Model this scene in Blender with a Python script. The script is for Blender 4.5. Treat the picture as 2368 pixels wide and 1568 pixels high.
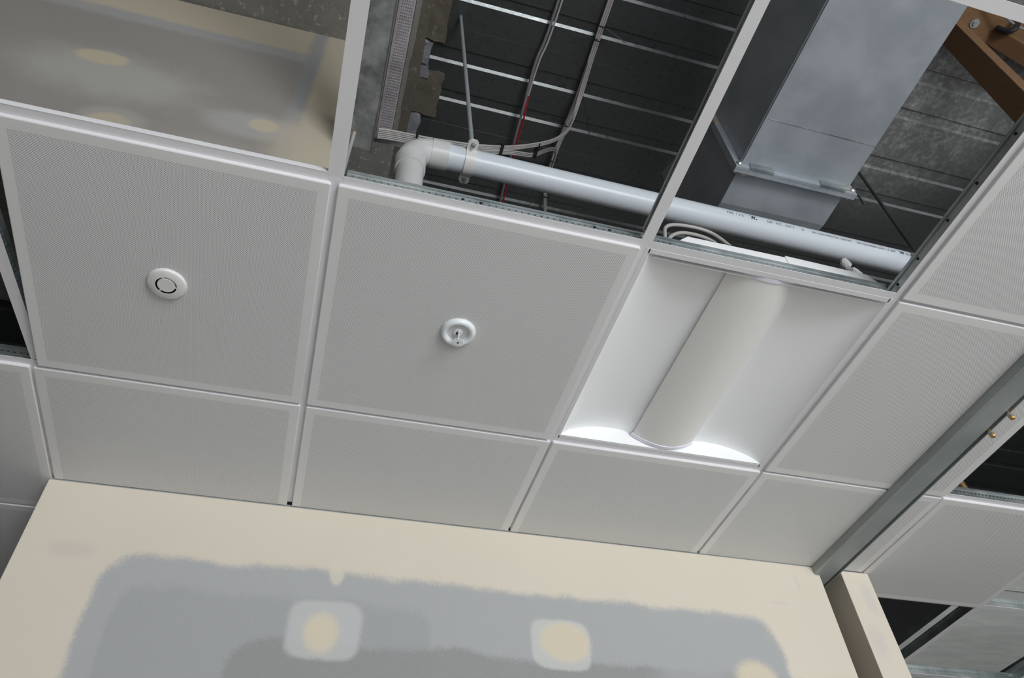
import bpy, bmesh, math, random
from mathutils import Vector, Matrix
random.seed(7)
for o in list(bpy.data.objects): bpy.data.objects.remove(o, do_unlink=True)
SC = bpy.context.scene
COL = SC.collection
H = 2.7            # height of the suspended ceiling above the floor; all z below are relative to it

# ------------------------------------------------------------------ camera
cam = bpy.data.objects.new('camera', bpy.data.cameras.new('camera'))
COL.objects.link(cam); SC.camera = cam
RX = Vector((0.961749, -0.269645, -0.048269)); DN = Vector((0.166503, 0.715350, -0.678640)); FW = Vector((0.217521, 0.644644, 0.732884))
m = Matrix((RX, -DN, -FW)).transposed().to_4x4()
m.translation = Vector((0.647887, -0.792180, -1.240374)) + Vector((0, 0, H))
cam.matrix_world = m
cam.data.sensor_width = 36.0
cam.data.lens = 1763.223 / 2368 * 36.0
cam.data.clip_start = 0.02; cam.data.clip_end = 100

# ------------------------------------------------------------------ light
SC.view_settings.view_transform = 'Standard'
SC.view_settings.look = 'None'
SC.view_settings.gamma = 1.0
SC.view_settings.use_curve_mapping = False
SC.view_settings.exposure = -0.24
W = bpy.data.worlds.new('world'); SC.world = W; W.use_nodes = True
W.node_tree.nodes['Background'].inputs[0].default_value = (0.62, 0.72, 0.85, 1)
W.node_tree.nodes['Background'].inputs[1].default_value = 0.6

def area(name, loc, target, sx, sy, power, color):
    l = bpy.data.lights.new(name, 'AREA'); l.shape = 'RECTANGLE'; l.size = sx; l.size_y = sy
    l.energy = power; l.color = color
    o = bpy.data.objects.new(name, l); COL.objects.link(o)
    o.location = loc
    o.rotation_euler = (Vector(target) - Vector(loc)).to_track_quat('-Z', 'Y').to_euler()
    return o
# daylight through the shopfront behind the camera (key), its dimmer left bays and the side window
area('daylight_shopfront', (2.9, -5.92, 1.0), (2.9, 0.0, 1.7), 2.8, 1.8, 330, (0.95, 0.98, 1.0))
area('daylight_side_window', (7.95, -2.6, 1.45), (0.0, -2.6, 1.45), 2.2, 1.9, 60, (0.97, 0.985, 1.0))
sun = bpy.data.lights.new('low_sun', 'SUN'); sun.energy = 9.0; sun.angle = 0.01; sun.color = (1.0, 0.98, 0.95)
so = bpy.data.objects.new('low_sun', sun); COL.objects.link(so)
so.rotation_euler = Vector((-0.22, 1.0, -0.46)).to_track_quat('-Z', 'Y').to_euler()

# ------------------------------------------------------------------ node helpers
class NT:
    def __init__(s, name):
        s.m = bpy.data.materials.new(name); s.m.use_nodes = True
        s.t = s.m.node_tree; s.b = s.t.nodes['Principled BSDF']
    def n(s, typ, **kw):
        x = s.t.nodes.new(typ)
        for k, v in kw.items(): setattr(x, k, v)
        return x
    def put(s, sock, v):
        if isinstance(v, (int, float)): sock.default_value = v
        elif isinstance(v, (tuple, list)): sock.default_value = tuple(v) + ((1,) if len(v) == 3 and sock.type == 'RGBA' else ())
        else: s.t.links.new(v, sock)
    def math(s, op, a, b=0.0, c=0.0, clamp=False):
        x = s.n('ShaderNodeMath', operation=op, use_clamp=clamp)
        s.put(x.inputs[0], a); s.put(x.inputs[1], b)
        if op in ('MULTIPLY_ADD', 'SMOOTH_MIN', 'SMOOTH_MAX'): s.put(x.inputs[2], c)
        return x.outputs[0]
    def ramp(s, v, a, b, lo=0.0, hi=1.0, smooth=True):
        x = s.n('ShaderNodeMapRange', interpolation_type='SMOOTHSTEP' if smooth else 'LINEAR')
        s.put(x.inputs[0], v); s.put(x.inputs[1], a); s.put(x.inputs[2], b); s.put(x.inputs[3], lo); s.put(x.inputs[4], hi)
        return x.outputs[0]
    def mix(s, f, a, b):
        x = s.n('ShaderNodeMix', data_type='RGBA')
        s.put(x.inputs[0], f); s.put(x.inputs[6], a); s.put(x.inputs[7], b)
        return x.outputs[2]
    def obj(s):
        return s.n('ShaderNodeTexCoord').outputs['Object']
    def noise(s, vec, scale, detail=3, rough=0.5, stretch=None):
        if stretch:
            mp = s.n('ShaderNodeMapping'); s.put(mp.inputs[0], vec); s.put(mp.inputs[3], stretch); vec = mp.outputs[0]
        x = s.n('ShaderNodeTexNoise'); s.put(x.inputs['Vector'], vec); x.inputs['Scale'].default_value = scale
        x.inputs['Detail'].default_value = detail; x.inputs['Roughness'].default_value = rough
        return x.outputs[0]
    def bump(s, h, strength, dist=0.001):
        x = s.n('ShaderNodeBump'); x.inputs['Strength'].default_value = strength; x.inputs['Distance'].default_value = dist
        s.put(x.inputs['Height'], h); s.t.links.new(x.outputs[0], s.b.inputs['Normal'])
    def set(s, color=None, rough=None, metal=None, spec=None):
        if color is not None: s.put(s.b.inputs['Base Color'], color)
        if rough is not None: s.put(s.b.inputs['Roughness'], rough)
        if metal is not None: s.put(s.b.inputs['Metallic'], metal)
        if spec is not None: s.put(s.b.inputs['Specular IOR Level'], spec)
        return s.m

def paint(name, col, rough=0.5, var=0.03, scale=6.0, spec=0.5):
    t = NT(name); v = t.noise(t.obj(), scale, 4)
    a = tuple(c * (1 - var) for c in col); b = tuple(min(1, c * (1 + var)) for c in col)
    return t.set(t.mix(v, a, b), rough, 0.0, spec)

def galv(name, lo, hi, rough=0.38, metal=0.85, scale=60.0, stretch=None):
    t = NT(name); o = t.obj()
    vo = t.n('ShaderNodeTexVoronoi'); t.put(vo.inputs['Vector'], o); vo.inputs['Scale'].default_value = scale
    n1 = t.noise(o, 5.0, 5, 0.6, stretch); bw = t.n('ShaderNodeRGBToBW'); t.put(bw.inputs[0], vo.outputs['Color'])
    f = t.math('ADD', t.math('MULTIPLY', bw.outputs[0], 0.12), t.ramp(n1, 0.32, 0.68, 0.0, 0.9), clamp=True)
    return t.set(t.mix(f, lo, hi), t.ramp(n1, 0.2, 0.8, rough - 0.08, rough + 0.12), metal)

M = {}
M['tee_white'] = paint('white_enamel', (0.74, 0.73, 0.75), 0.42, 0.01)
M['light_white'] = paint('fixture_white', (0.93, 0.94, 0.95), 0.38, 0.01)
M['diffuser'] = paint('diffuser_white', (0.84, 0.83, 0.81), 0.5, 0.01)
M['lens_cap'] = paint('lens_cap_white', (0.80, 0.80, 0.90), 0.35, 0.01)
M['plastic_white'] = paint('white_plastic', (0.78, 0.77, 0.76), 0.35, 0.02)
M['fit_white'] = paint('white_fitting', (0.80, 0.84, 0.86), 0.3, 0.01)
M['pvc'] = paint('pvc_pipe', (0.72, 0.77, 0.83), 0.3, 0.03, 3.0)
M['pvc_joint'] = paint('pvc_fitting', (0.68, 0.68, 0.68), 0.33, 0.02)
M['cable'] = paint('cable_sheath', (0.52, 0.50, 0.49), 0.45, 0.06, 12)
M['cable_grey'] = paint('grey_conduit', (0.25, 0.24, 0.26), 0.4, 0.05)
M['red'] = paint('red_wire', (0.5, 0.02, 0.03), 0.4)
M['black'] = paint('black_plastic', (0.02, 0.022, 0.025), 0.4)
M['ink'] = paint('black_ink', (0.05, 0.055, 0.08), 0.6)
M['galv'] = galv('galvanised_steel', (0.34, 0.38, 0.39), (0.62, 0.66, 0.67), 0.33)
M['galv_dull'] = galv('galvanised_dull', (0.16, 0.17, 0.17), (0.62, 0.64, 0.64), 0.42, 0.5, 160)
M['duct'] = galv('duct_galvanised', (0.40, 0.44, 0.48), (0.50, 0.54, 0.58), 0.46, 0.35, 130)
M['foil'] = galv('duct_bright', (0.78, 0.82, 0.81), (0.93, 0.95, 0.90), 0.5, 0.05, 25, (1, 4, 1))
M['tray'] = galv('tray_steel', (0.50, 0.46, 0.49), (0.75, 0.69, 0.72), 0.4, 0.5)
M['brass'] = galv('yellow_zinc', (0.50, 0.28, 0.12), (0.85, 0.55, 0.25), 0.3, 0.9)
M['steel_rod'] = galv('dark_steel', (0.08, 0.11, 0.11), (0.18, 0.21, 0.21), 0.35, 0.8)
M['rod_grey'] = paint('grey_painted_rod', (0.33, 0.37, 0.39), 0.5, 0.1, 30)
M['track'] = galv('track_steel', (0.30, 0.33, 0.33), (0.38, 0.41, 0.41), 0.45, 0.25, 90)
M['sealant'] = paint('duct_sealant', (0.42, 0.36, 0.29), 0.7, 0.2, 25)
M['room_wall'] = paint('room_wall_paint', (0.40, 0.39, 0.38), 0.8, 0.03)
M['plenum_shade'] = paint('plenum_shade_black', (0.025, 0.025, 0.027), 0.7)  # near-black colour painted in for the darkness of the ceiling void
M['light_block'] = paint('light_block_dark', (0.07, 0.07, 0.072), 0.8, 0.06)  # dark grey for the added light-blocking screen at left
M['floor'] = paint('concrete_floor', (0.56, 0.55, 0.53), 0.7, 0.15, 3)
M['dark'] = paint('dark_recess', (0.012, 0.014, 0.016), 0.8)

def m_tile():
    t = NT('perforated_tile')
    u1 = t.n('ShaderNodeUVMap', uv_map='near').outputs[0]; u2 = t.n('ShaderNodeUVMap', uv_map='far').outputs[0]
    s1 = t.n('ShaderNodeSeparateXYZ'); t.put(s1.inputs[0], u1)
    s2 = t.n('ShaderNodeSeparateXYZ'); t.put(s2.inputs[0], u2)
    P = 0.0047
    def lat(off):
        fx = t.math('SUBTRACT', t.math('FRACT', t.math('ADD', t.math('DIVIDE', s1.outputs[0], P), off)), 0.5)
        fy = t.math('SUBTRACT', t.math('FRACT', t.math('ADD', t.math('DIVIDE', s1.outputs[1], P), off)), 0.5)
        return t.math('SQRT', t.math('ADD', t.math('MULTIPLY', fx, fx), t.math('MULTIPLY', fy, fy)))
    d = t.math('MINIMUM', lat(0.0), lat(0.5))
    hole = t.ramp(d, 0.14, 0.225, 1.0, 0.0)
    edge = t.math('MINIMUM', t.math('MINIMUM', s1.outputs[0], s1.outputs[1]), t.math('MINIMUM', s2.outputs[0], s2.outputs[1]))
    inside = t.math('GREATER_THAN', edge, 0.0225)
    hole = t.math('MULTIPLY', hole, inside)
    v = t.noise(t.obj(), 2.5, 3)
    base = t.mix(v, (0.735, 0.73, 0.725), (0.775, 0.77, 0.765))
    return t.set(t.mix(hole, base, (0.19, 0.20, 0.21)), t.ramp(hole, 0, 1, 0.5, 0.9), 0.0, 0.35)
M['tile'] = m_tile()

CREAM = (0.70, 0.64, 0.54); CREAM2 = (0.68, 0.61, 0.48)
def plaster(name, base, shapes, streak=None):
    """stopping compound brushed over paper: shapes = (kind, cx, cz, rx, rz, soft, wobble, colour, strength)"""
    t = NT(name); o = t.obj(); sp = t.n('ShaderNodeSeparateXYZ'); t.put(sp.inputs[0], o)
    n1 = t.noise(o, 7.0, 4, 0.55); n2 = t.noise(o, 160.0, 2, 0.6); n3 = t.noise(o, 2.2, 3, 0.5)
    wob = t.math('SUBTRACT', n1, 0.5); grain = t.math('SUBTRACT', n2, 0.5)
    col = t.mix(n3, tuple(c * 0.94 for c in base), tuple(c * 1.06 for c in base))
    for kind, cx, cz, rx, rz, soft, wb, c, st in shapes:
        a = t.math('DIVIDE', t.math('SUBTRACT', sp.outputs[0], cx), rx)
        b = t.math('DIVIDE', t.math('SUBTRACT', sp.outputs[2], cz + H), rz)
        p = {'e': 2.0, 's': 4.5, 'r': 24.0}[kind]
        a = t.math('POWER', t.math('ABSOLUTE', a), p); b = t.math('POWER', t.math('ABSOLUTE', b), p)
        d = t.math('POWER', t.math('ADD', a, b), 1.0 / p)
        d = t.math('ADD', d, t.math('MULTIPLY', wob, wb))
        d = t.math('ADD', d, t.math('MULTIPLY', grain, soft * 1.5))
        mask = t.ramp(d, 1.0 - soft, 1.0 + soft, st, 0.0)
        col = t.mix(mask, col, c)
    col = t.mix(t.math('MULTIPLY', grain, 0.25, clamp=True), col, (0.62, 0.62, 0.62))
    t.bump(n2, 0.08, 0.002)
    return t.set(col, 0.85, 0.0, 0.2)

PAPER = (0.355, 0.363, 0.368); SKIM = (0.425, 0.432, 0.437); PAPER_D = (0.30, 0.305, 0.30)
M['wall_front'] = plaster('stopped_plasterboard_wall', CREAM, [
    ('r', 1.097, -1.30, 0.905, 1.105, 0.012, 0.05, SKIM, 1.0),
    ('r', 0.62, -1.26, 0.37, 0.985, 0.02, 0.05, PAPER, 0.6),
    ('r', 1.30, -1.38, 0.79, 1.005, 0.012, 0.06, PAPER_D, 0.85),
    ('e', 1.72, -0.44, 0.13, 0.10, 0.35, 0.3, SKIM, 0.7),
    ('e', 0.742, -0.195, 0.018, 0.03, 0.3, 0.2, CREAM, 0.8),
    ('s', 0.730, -0.345, 0.088, 0.072, 0.10, 0.25, (0.56, 0.565, 0.56), 0.8),
    ('e', 0.722, -0.352, 0.042, 0.050, 0.30, 0.5, CREAM2, 1.0),
    ('s', 1.333, -0.332, 0.080, 0.066, 0.08, 0.2, (0.60, 0.60, 0.58), 0.85),
    ('e', 1.345, -0.325, 0.068, 0.052, 0.20, 0.2, CREAM2, 1.0),
    ('e', 1.893, -0.395, 0.066, 0.062, 0.25, 0.3, CREAM2, 1.0),
    ('e', 0.117, -0.198, 0.055, 0.022, 0.5, 0.4, (0.60, 0.53, 0.50), 0.45),
    ('e', 2.126, -0.075, 0.006, 0.035, 0.6, 0.2, (0.66, 0.57, 0.53), 0.6),
    ('e', 2.040, -0.149, 0.030, 0.006, 0.6, 0.2, (0.66, 0.57, 0.53), 0.6)])
BROWN = (0.43, 0.40, 0.37)
M['wall_upper'] = plaster('stopped_plasterboard_bulkhead', BROWN, [
    ('r', -0.55, 3.6, 3.0, 0.92, 0.03, 0.05, (0.52, 0.52, 0.51), 0.9),
    ('r', -0.55, 3.9, 3.0, 1.12, 0.02, 0.04, CREAM2, 1.0),
    ('r', 1.235, 2.0, 1.00, 3.0, 0.025, 0.05, (0.44, 0.45, 0.45), 0.9),
    ('r', 1.27, 2.0, 0.96, 3.0, 0.02, 0.05, CREAM2, 1.0),
    ('e', -0.52, 2.10, 0.36, 0.20, 0.5, 0.9, (0.60, 0.59, 0.56), 0.75),
    ('e', -0.60, 2.245, 0.115, 0.062, 0.22, 0.3, (0.70, 0.63, 0.47), 1.0),
    ('e', -0.40, 1.74, 0.13, 0.10, 0.25, 0.3, (0.55, 0.53, 0.48), 0.8),
    ('e', -0.405, 1.715, 0.085, 0.07, 0.25, 0.3, CREAM2, 1.0),
    ('e', 0.12, 1.93, 0.20, 0.11, 0.35, 0.4, (0.60, 0.59, 0.57), 0.7),
    ('e', 0.165, 1.955, 0.065, 0.055, 0.20, 0.2, (0.72, 0.64, 0.50), 1.0),
    ('e', 0.0, 1.60, 0.26, 0.16, 0.5, 0.4, (0.56, 0.52, 0.47), 0.6),
    ('e', 0.36, 1.80, 0.15, 0.30, 0.5, 0.3, CREAM2, 0.8)])
M['pillar'] = plaster('stopped_pillar', CREAM, [
    ('e', 2.375, -0.10, 0.02, 0.05, 0.6, 0.4, (0.58, 0.53, 0.52), 0.45),
    ('e', 2.34, -0.24, 0.025, 0.05, 0.6, 0.4, (0.58, 0.53, 0.52), 0.45)])

def m_deck():
    t = NT('weathered_steel_deck'); o = t.obj(); sp = t.n('ShaderNodeSeparateXYZ'); t.put(sp.inputs[0], o)
    n = t.noise(o, 9.0, 6, 0.65); n2 = t.noise(o, 30.0, 4, 0.7)
    # white rust bloom, strongest beside the big duct
    dx = t.math('DIVIDE', t.math('SUBTRACT', sp.outputs[0], 3.95), 0.95)
    dy = t.math('DIVIDE', t.math('SUBTRACT', sp.outputs[1], 0.3), 1.25)
    dd = t.math('SQRT', t.math('ADD', t.math('MULTIPLY', dx, dx), t.math('MULTIPLY', dy, dy)))
    region = t.ramp(dd, 0.45, 1.05, 1.0, 0.0)
    bl = t.ramp(t.math('ADD', t.math('MULTIPLY', n, 0.5), t.math('MULTIPLY', n2, 0.5)), 0.44, 0.66)
    bloom = t.math('MULTIPLY', t.math('MULTIPLY', bl, region), 0.6)
    grey = t.math('MULTIPLY', region, 0.6)
    base = t.mix(n2, (0.11, 0.12, 0.125), (0.20, 0.21, 0.21))
    base = t.mix(grey, base, (0.20, 0.20, 0.195))
    col = t.mix(bloom, base, (0.52, 0.54, 0.54))
    return t.set(col, t.math('ADD', t.ramp(n2, 0.3, 0.7, 0.27, 0.38), t.math('MULTIPLY', region, 0.3)), t.math('SUBTRACT', 0.7, t.math('MULTIPLY', region, 0.6)), 0.5)
M['deck'] = m_deck()

def m_concrete(name, a, b):
    t = NT(name); o = t.obj(); n = t.noise(o, 6, 6, 0.65); n2 = t.noise(o, 28, 5, 0.7)
    sp = t.ramp(n2, 0.56, 0.66)
    c = t.mix(n, a, b); c = t.mix(t.math('MULTIPLY', sp, 0.45), c, tuple(x * 2.0 for x in b))
    t.bump(n2, 0.4, 0.01)
    return t.set(c, 0.9, 0.0, 0.2)
M['concrete'] = m_concrete('rough_concrete', (0.20, 0.195, 0.175), (0.36, 0.35, 0.325))
M['concrete_brown'] = m_concrete('brown_concrete', (0.12, 0.108, 0.085), (0.20, 0.18, 0.145))
M['mortar'] = m_concrete('grey_mortar', (0.20, 0.20, 0.22), (0.38, 0.38, 0.42))

def m_wood():
    t = NT('rough_sawn_pine'); o = t.obj()
    n = t.noise(o, 3.0, 5, 0.6, (3, 25, 25)); n2 = t.noise(o, 2.0, 3)
    c = t.mix(n, (0.15, 0.075, 0.036), (0.28, 0.165, 0.09)); c = t.mix(t.math('MULTIPLY', n2, 0.4), c, (0.22, 0.12, 0.065))
    t.bump(n, 0.15, 0.003)
    return t.set(c, 0.75, 0.0, 0.25)
M['wood'] = m_wood()

# ------------------------------------------------------------------ mesh helpers
ORIGIN = {}
class MB:
    def __init__(s): s.v = []; s.f = []; s.s = []
    def add(s, vs, fs, smooth=False):
        b = len(s.v); s.v += [tuple(v) for v in vs]
        for f in fs: s.f.append([b + i for i in f]); s.s.append(smooth)
    def box(s, x0, x1, y0, y1, z0, z1):
        s.add([(x0,y0,z0),(x1,y0,z0),(x1,y1,z0),(x0,y1,z0),(x0,y0,z1),(x1,y0,z1),(x1,y1,z1),(x0,y1,z1)],
              [(0,3,2,1),(4,5,6,7),(0,1,5,4),(1,2,6,5),(2,3,7,6),(3,0,4,7)]); return s
    def prism(s, pts, axis, a, b, close=True, smooth=False):
        """pts: 2D outline; extruded along axis 'x','y','z' from a to b"""
        def P(p, t):
            if axis == 'x': return (t, p[0], p[1])
            if axis == 'y': return (p[0], t, p[1])
            return (p[0], p[1], t)
        n = len(pts); vs = [P(p, a) for p in pts] + [P(p, b) for p in pts]
        fs = [(i, (i + 1) % n, n + (i + 1) % n, n + i) for i in range(n if close else n - 1)]
        if close: fs += [tuple(range(n))[::-1], tuple(range(n, 2 * n))]
        s.add(vs, fs, smooth); return s
    def tube(s, path, r, n=10, flat=1.0, cap=True, up=(0, 0, 1)):
        P = [Vector(p) for p in path]; rings = []; prev = None
        for i, p in enumerate(P):
            d = (P[min(i + 1, len(P) - 1)] - P[max(i - 1, 0)]).normalized()
            if prev is None:
                u = Vector(up)
                if abs(u.dot(d)) > 0.95: u = Vector((1, 0, 0)) if abs(d.x) < 0.9 else Vector((0, 1, 0))
            else: u = prev
            u = (u - d * u.dot(d)).normalized(); w = d.cross(u); prev = u
            rr = r[i] if isinstance(r, (list, tuple)) else r
            rings.append([p + u * (math.cos(2*math.pi*k/n) * rr) + w * (math.sin(2*math.pi*k/n) * rr * flat) for k in range(n)])
        vs = [v for R in rings for v in R]; fs = []
        for i in range(len(P) - 1):
            for k in range(n): fs.append((i*n+k, i*n+(k+1) % n, (i+1)*n+(k+1) % n, (i+1)*n+k))
        s.add(vs, fs, True)
        if cap:
            s.add(rings[0], [tuple(range(n))[::-1]]); s.add(rings[-1], [tuple(range(n))])
        return s
    def lathe(s, prof, c, axis=(0, 0, 1), n=32, smooth=True):
        a = Vector(axis).normalized(); u = a.orthogonal().normalized(); w = a.cross(u); c = Vector(c); vs = []
        for r, h in prof:
            for k in range(n):
                t = 2*math.pi*k/n; vs.append(c + a*h + u*(math.cos(t)*r) + w*(math.sin(t)*r))
        fs = [(i*n+k, i*n+(k+1) % n, (i+1)*n+(k+1) % n, (i+1)*n+k) for i in range(len(prof)-1) for k in range(n)]
        s.add(vs, fs, smooth); return s
    def obox(s, c, ax, ay, az, hx, hy, hz):
        c = Vector(c); ax, ay, az = Vector(ax).normalized(), Vector(ay).normalized(), Vector(az).normalized()
        vs = [c + ax*(hx*i) + ay*(hy*j) + az*(hz*k) for k in (-1, 1) for i, j in ((-1,-1),(1,-1),(1,1),(-1,1))]
        s.add(vs, [(0,3,2,1),(4,5,6,7),(0,1,5,4),(1,2,6,5),(2,3,7,6),(3,0,4,7)]); return s
    def build(s, name, mat, parent=None, bevel=0.0, kind=None, label=None):
        me = bpy.data.meshes.new(name)
        off = ORIGIN.get(parent.name, Vector((0, 0, 0))) if parent else Vector((0, 0, 0))
        me.from_pydata([(v[0]-off.x, v[1]-off.y, v[2]+H-off.z) for v in s.v], [], s.f)
        bm = bmesh.new(); bm.from_mesh(me)
        for f, sm in zip(bm.faces, s.s): f.smooth = sm
        bmesh.ops.recalc_face_normals(bm, faces=bm.faces)
        if bevel > 0:
            es = [e for e in bm.edges if len(e.link_faces) == 2 and e.calc_face_angle(0) > 0.6]
            bmesh.ops.bevel(bm, geom=es, offset=bevel, segments=2, affect='EDGES', profile=0.6)
        for e in bm.edges:
            if len(e.link_faces) == 2 and e.calc_face_angle(0) > 0.62: e.smooth = False
        bm.to_mesh(me); bm.free()
        me.materials.append(M[mat] if isinstance(mat, str) else mat)
        o = bpy.data.objects.new(name, me); COL.objects.link(o)
        if parent: o.parent = parent; ORIGIN[o.name] = off
        if kind: o['kind'] = kind
        if label: o['label'] = label
        return o

def thing(name, label, cat, loc, group=None):
    o = bpy.data.objects.new(name, None); COL.objects.link(o); o.empty_display_size = 0.05
    o.location = (loc[0], loc[1], loc[2] + H); ORIGIN[o.name] = Vector(o.location)
    o['label'] = label; o['category'] = cat
    if group: o['group'] = group
    return o
def tag(o, label, cat, group=None):
    o['label'] = label; o['category'] = cat
    if group: o['group'] = group
    return o
def smooth_path(pts, k=8):
    P = [Vector(p) for p in pts]; out = []
    for i in range(len(P) - 1):
        p0, p1, p2, p3 = P[max(i-1, 0)], P[i], P[i+1], P[min(i+2, len(P)-1)]
        for j in range(k):
            t = j / k
            out.append(0.5*((2*p1) + (p2-p0)*t + (2*p0-5*p1+4*p2-p3)*t*t + (3*p1-p0-3*p2+p3)*t**3))
    return out + [P[-1]]

# ------------------------------------------------------------------ room shell
X0, X1, Y0, Y1 = -4.0, 8.0, -6.0, 5.0
FZ, TZ = -2.7, 3.6
MB().box(X0, X1, Y0, Y1, FZ-0.1, FZ).build('floor', 'floor', kind='structure')
MB().box(X0-0.1, X0, Y0, Y1, FZ, TZ).build('wall_left', 'room_wall', kind='structure')
MB().box(X0, X1, Y1, Y1+0.1, FZ, 0.0).build('wall_far', 'room_wall', kind='structure')
MB().box(X0, X1, Y1-0.2, Y1+0.1, 0.0, TZ).build('wall_far_upper', 'plenum_shade', kind='structure')
MB().box(X1-0.02, X1, -1.4, Y1, 0.0, TZ).build('wall_right_upper', 'plenum_shade', kind='structure')
# right wall with its window opening
w = MB().box(X1, X1+0.1, Y0, -3.7, FZ, TZ).box(X1, X1+0.1, -1.5, Y1, FZ, TZ)
w.box(X1, X1+0.1, -3.7, -1.5, FZ, -2.2).box(X1, X1+0.1, -3.7, -1.5, -0.3, TZ)
w.build('wall_right', 'room_wall', kind='structure')
wf = MB()
for y in (-3.7, -2.62, -1.54): wf.box(X1+0.02, X1+0.07, y, y+0.04, -2.2, -0.3)
wf.box(X1+0.02, X1+0.07, -3.7, -1.5, -2.2, -2.16).box(X1+0.02, X1+0.07, -3.7, -1.5, -0.34, -0.3)
wf.build('window_1', 'tee_white', kind='structure')
w = MB().box(X0, -1.0, Y0-0.1, Y0, FZ, TZ).box(4.8, X1, Y0-0.1, Y0, FZ, TZ).box(-1.0, 4.8, Y0-0.1, Y0, FZ, -2.65).box(-1.0, 4.8, Y0-0.1, Y0, -0.35, TZ)
w.build('wall_back', 'room_wall', kind='structure')
wf = MB()
for x in (-1.0, 0.9, 2.8, 4.76): wf.box(x, x+0.04, Y0-0.07, Y0-0.02, -2.65, -0.35)
wf.box(-1.0, 4.8, Y0-0.07, Y0-0.02, -2.65, -2.61).box(-1.0, 4.8, Y0-0.07, Y0-0.02, -0.39, -0.35)
wf.build('window_2', 'tee_white', kind='structure')

MB().box(-0.9, -0.8, Y0, 0.5, FZ, -0.02).build('unseen_light_block', 'light_block', kind='structure')  # unseen screen, added to cut the light reaching the left side
# lower plasterboard wall and the stub beyond the slot
wall = MB().box(0.0, 2.22, 1.02, 1.13, FZ, -0.0105).build('wall_front', 'wall_front', kind='structure', bevel=0.002)
MB().box(0.004, 2.216, 1.021, 1.046, -0.0105, -0.004).build('trim_1', 'track', kind='structure')
MB().box(2.306, 2.408, 1.022, 1.75, FZ, -0.010).build('wall_stub', 'pillar', kind='structure', bevel=0.002)
MB().box(2.309, 2.405, 1.026, 1.05, -0.010, -0.004).build('trim_2', 'track', kind='structure')

# plasterboard bulkhead above the ceiling; top edge rises slightly to the right
bk = MB().prism([(-3.9, 1.30), (0.492, 1.30), (0.492, 3.079), (0.39, 3.078), (-0.45, 3.06), (-3.9, 3.02)], 'y', 1.02, 1.05)
bk.build('wall_bulkhead', 'wall_upper', kind='structure')
# concrete beams
cb = bpy.data.objects.new('concrete_frame', None); COL.objects.link(cb); cb['kind'] = 'structure'; ORIGIN[cb.name] = Vector((0, 0, 0))
def rough_box(x0, x1, y0, y1, z0, z1, amp, seg=0.08):
    """box with an uneven cast surface: gridded faces, shared corners, low random relief"""
    rnd = random.Random(int((x0*7+y0*13+z0*3)*1000) & 0xffff)
    nx, ny, nz = [max(1, min(60, int(round(d/seg)))) for d in (x1-x0, y1-y0, z1-z0)]
    idx = {}; vs = []; fs = []
    def V(i, j, k):
        if (i, j, k) not in idx:
            idx[(i, j, k)] = len(vs)
            vs.append((x0+(x1-x0)*i/nx + rnd.uniform(-amp, amp), y0+(y1-y0)*j/ny + rnd.uniform(-amp, amp), z0+(z1-z0)*k/nz + rnd.uniform(-amp, amp)))
        return idx[(i, j, k)]
    for k in (0, nz):
        for i in range(nx):
            for j in range(ny): fs.append((V(i,j,k), V(i+1,j,k), V(i+1,j+1,k), V(i,j+1,k)))
    for i in (0, nx):
        for j in range(ny):
            for k in range(nz): fs.append((V(i,j,k), V(i,j+1,k), V(i,j+1,k+1), V(i,j,k+1)))
    for j in (0, ny):
        for i in range(nx):
            for k in range(nz): fs.append((V(i,j,k), V(i+1,j,k), V(i+1,j,k+1), V(i,j,k+1)))
    out = MB(); out.add(vs, fs, True); return out
rough_box(-3.9, 0.775, 1.9, 3.4, 3.02, 3.5, 0.003, 0.25).build('cross_beam', 'concrete', cb)
rough_box(-3.9, 0.775, -2.5, 1.9, 3.08, 3.5, 0.004, 0.15).build('main_beam', 'concrete', cb)
rough_box(0.770, 0.835, -2.5, 3.4, 3.085, 3.5, 0.004, 0.07).build('beam_edge', 'concrete_brown', cb)
# mortar packed in the deck flutes along the beam
for i, (x1, y0, y1, mt) in enumerate([(0.945, 0.45, 0.93, 'concrete_brown'), (0.885, 0.95, 1.09, 'mortar'), (0.89, 1.10, 1.17, 'mortar'),
                                     (0.985, 1.12, 1.40, 'concrete_brown'), (0.90, 1.41, 1.56, 'mortar'), (0.95, -0.2, 0.40, 'mortar')]):
    rough_box(0.82, x1, y0, y1, 3.185, 3.26, 0.009, 0.035).build('mortar_pack', mt, cb)

# profiled steel roof deck, one part per sheet
dk = bpy.data.objects.new('roof_deck', None); COL.objects.link(dk); dk['kind'] = 'structure'; ORIGIN[dk.name] = Vector((0, 0, 0))
DZ, HH = 3.2, 0.0105
prof = [(0.002, 0), (0.119, 0), (0.125, HH), (0.198, HH), (0.2135, 0), (0.375, 0), (0.381, HH), (0.432, HH), (0.4475, 0), (0.5985, 0), (0.5990, -0.0006), (0.6015, -0.0006)]
for k in range(-13, 7):
    s = 0.837 + 0.6 * k
    b = MB(); tilt = 0.0
    lo = [(s + p, DZ + z) for p, z in prof]; hi = [(s + p, DZ + z + 0.0015) for p, z in reversed(prof)]
    b.prism(lo + hi, 'x', -4.0, 8.0)
    b.build('deck_sheet', 'deck', dk)
MB().box(X0, X1, Y0, Y1, 3.5, 3.6).build('ceiling_slab', 'concrete', kind='structure')

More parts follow.
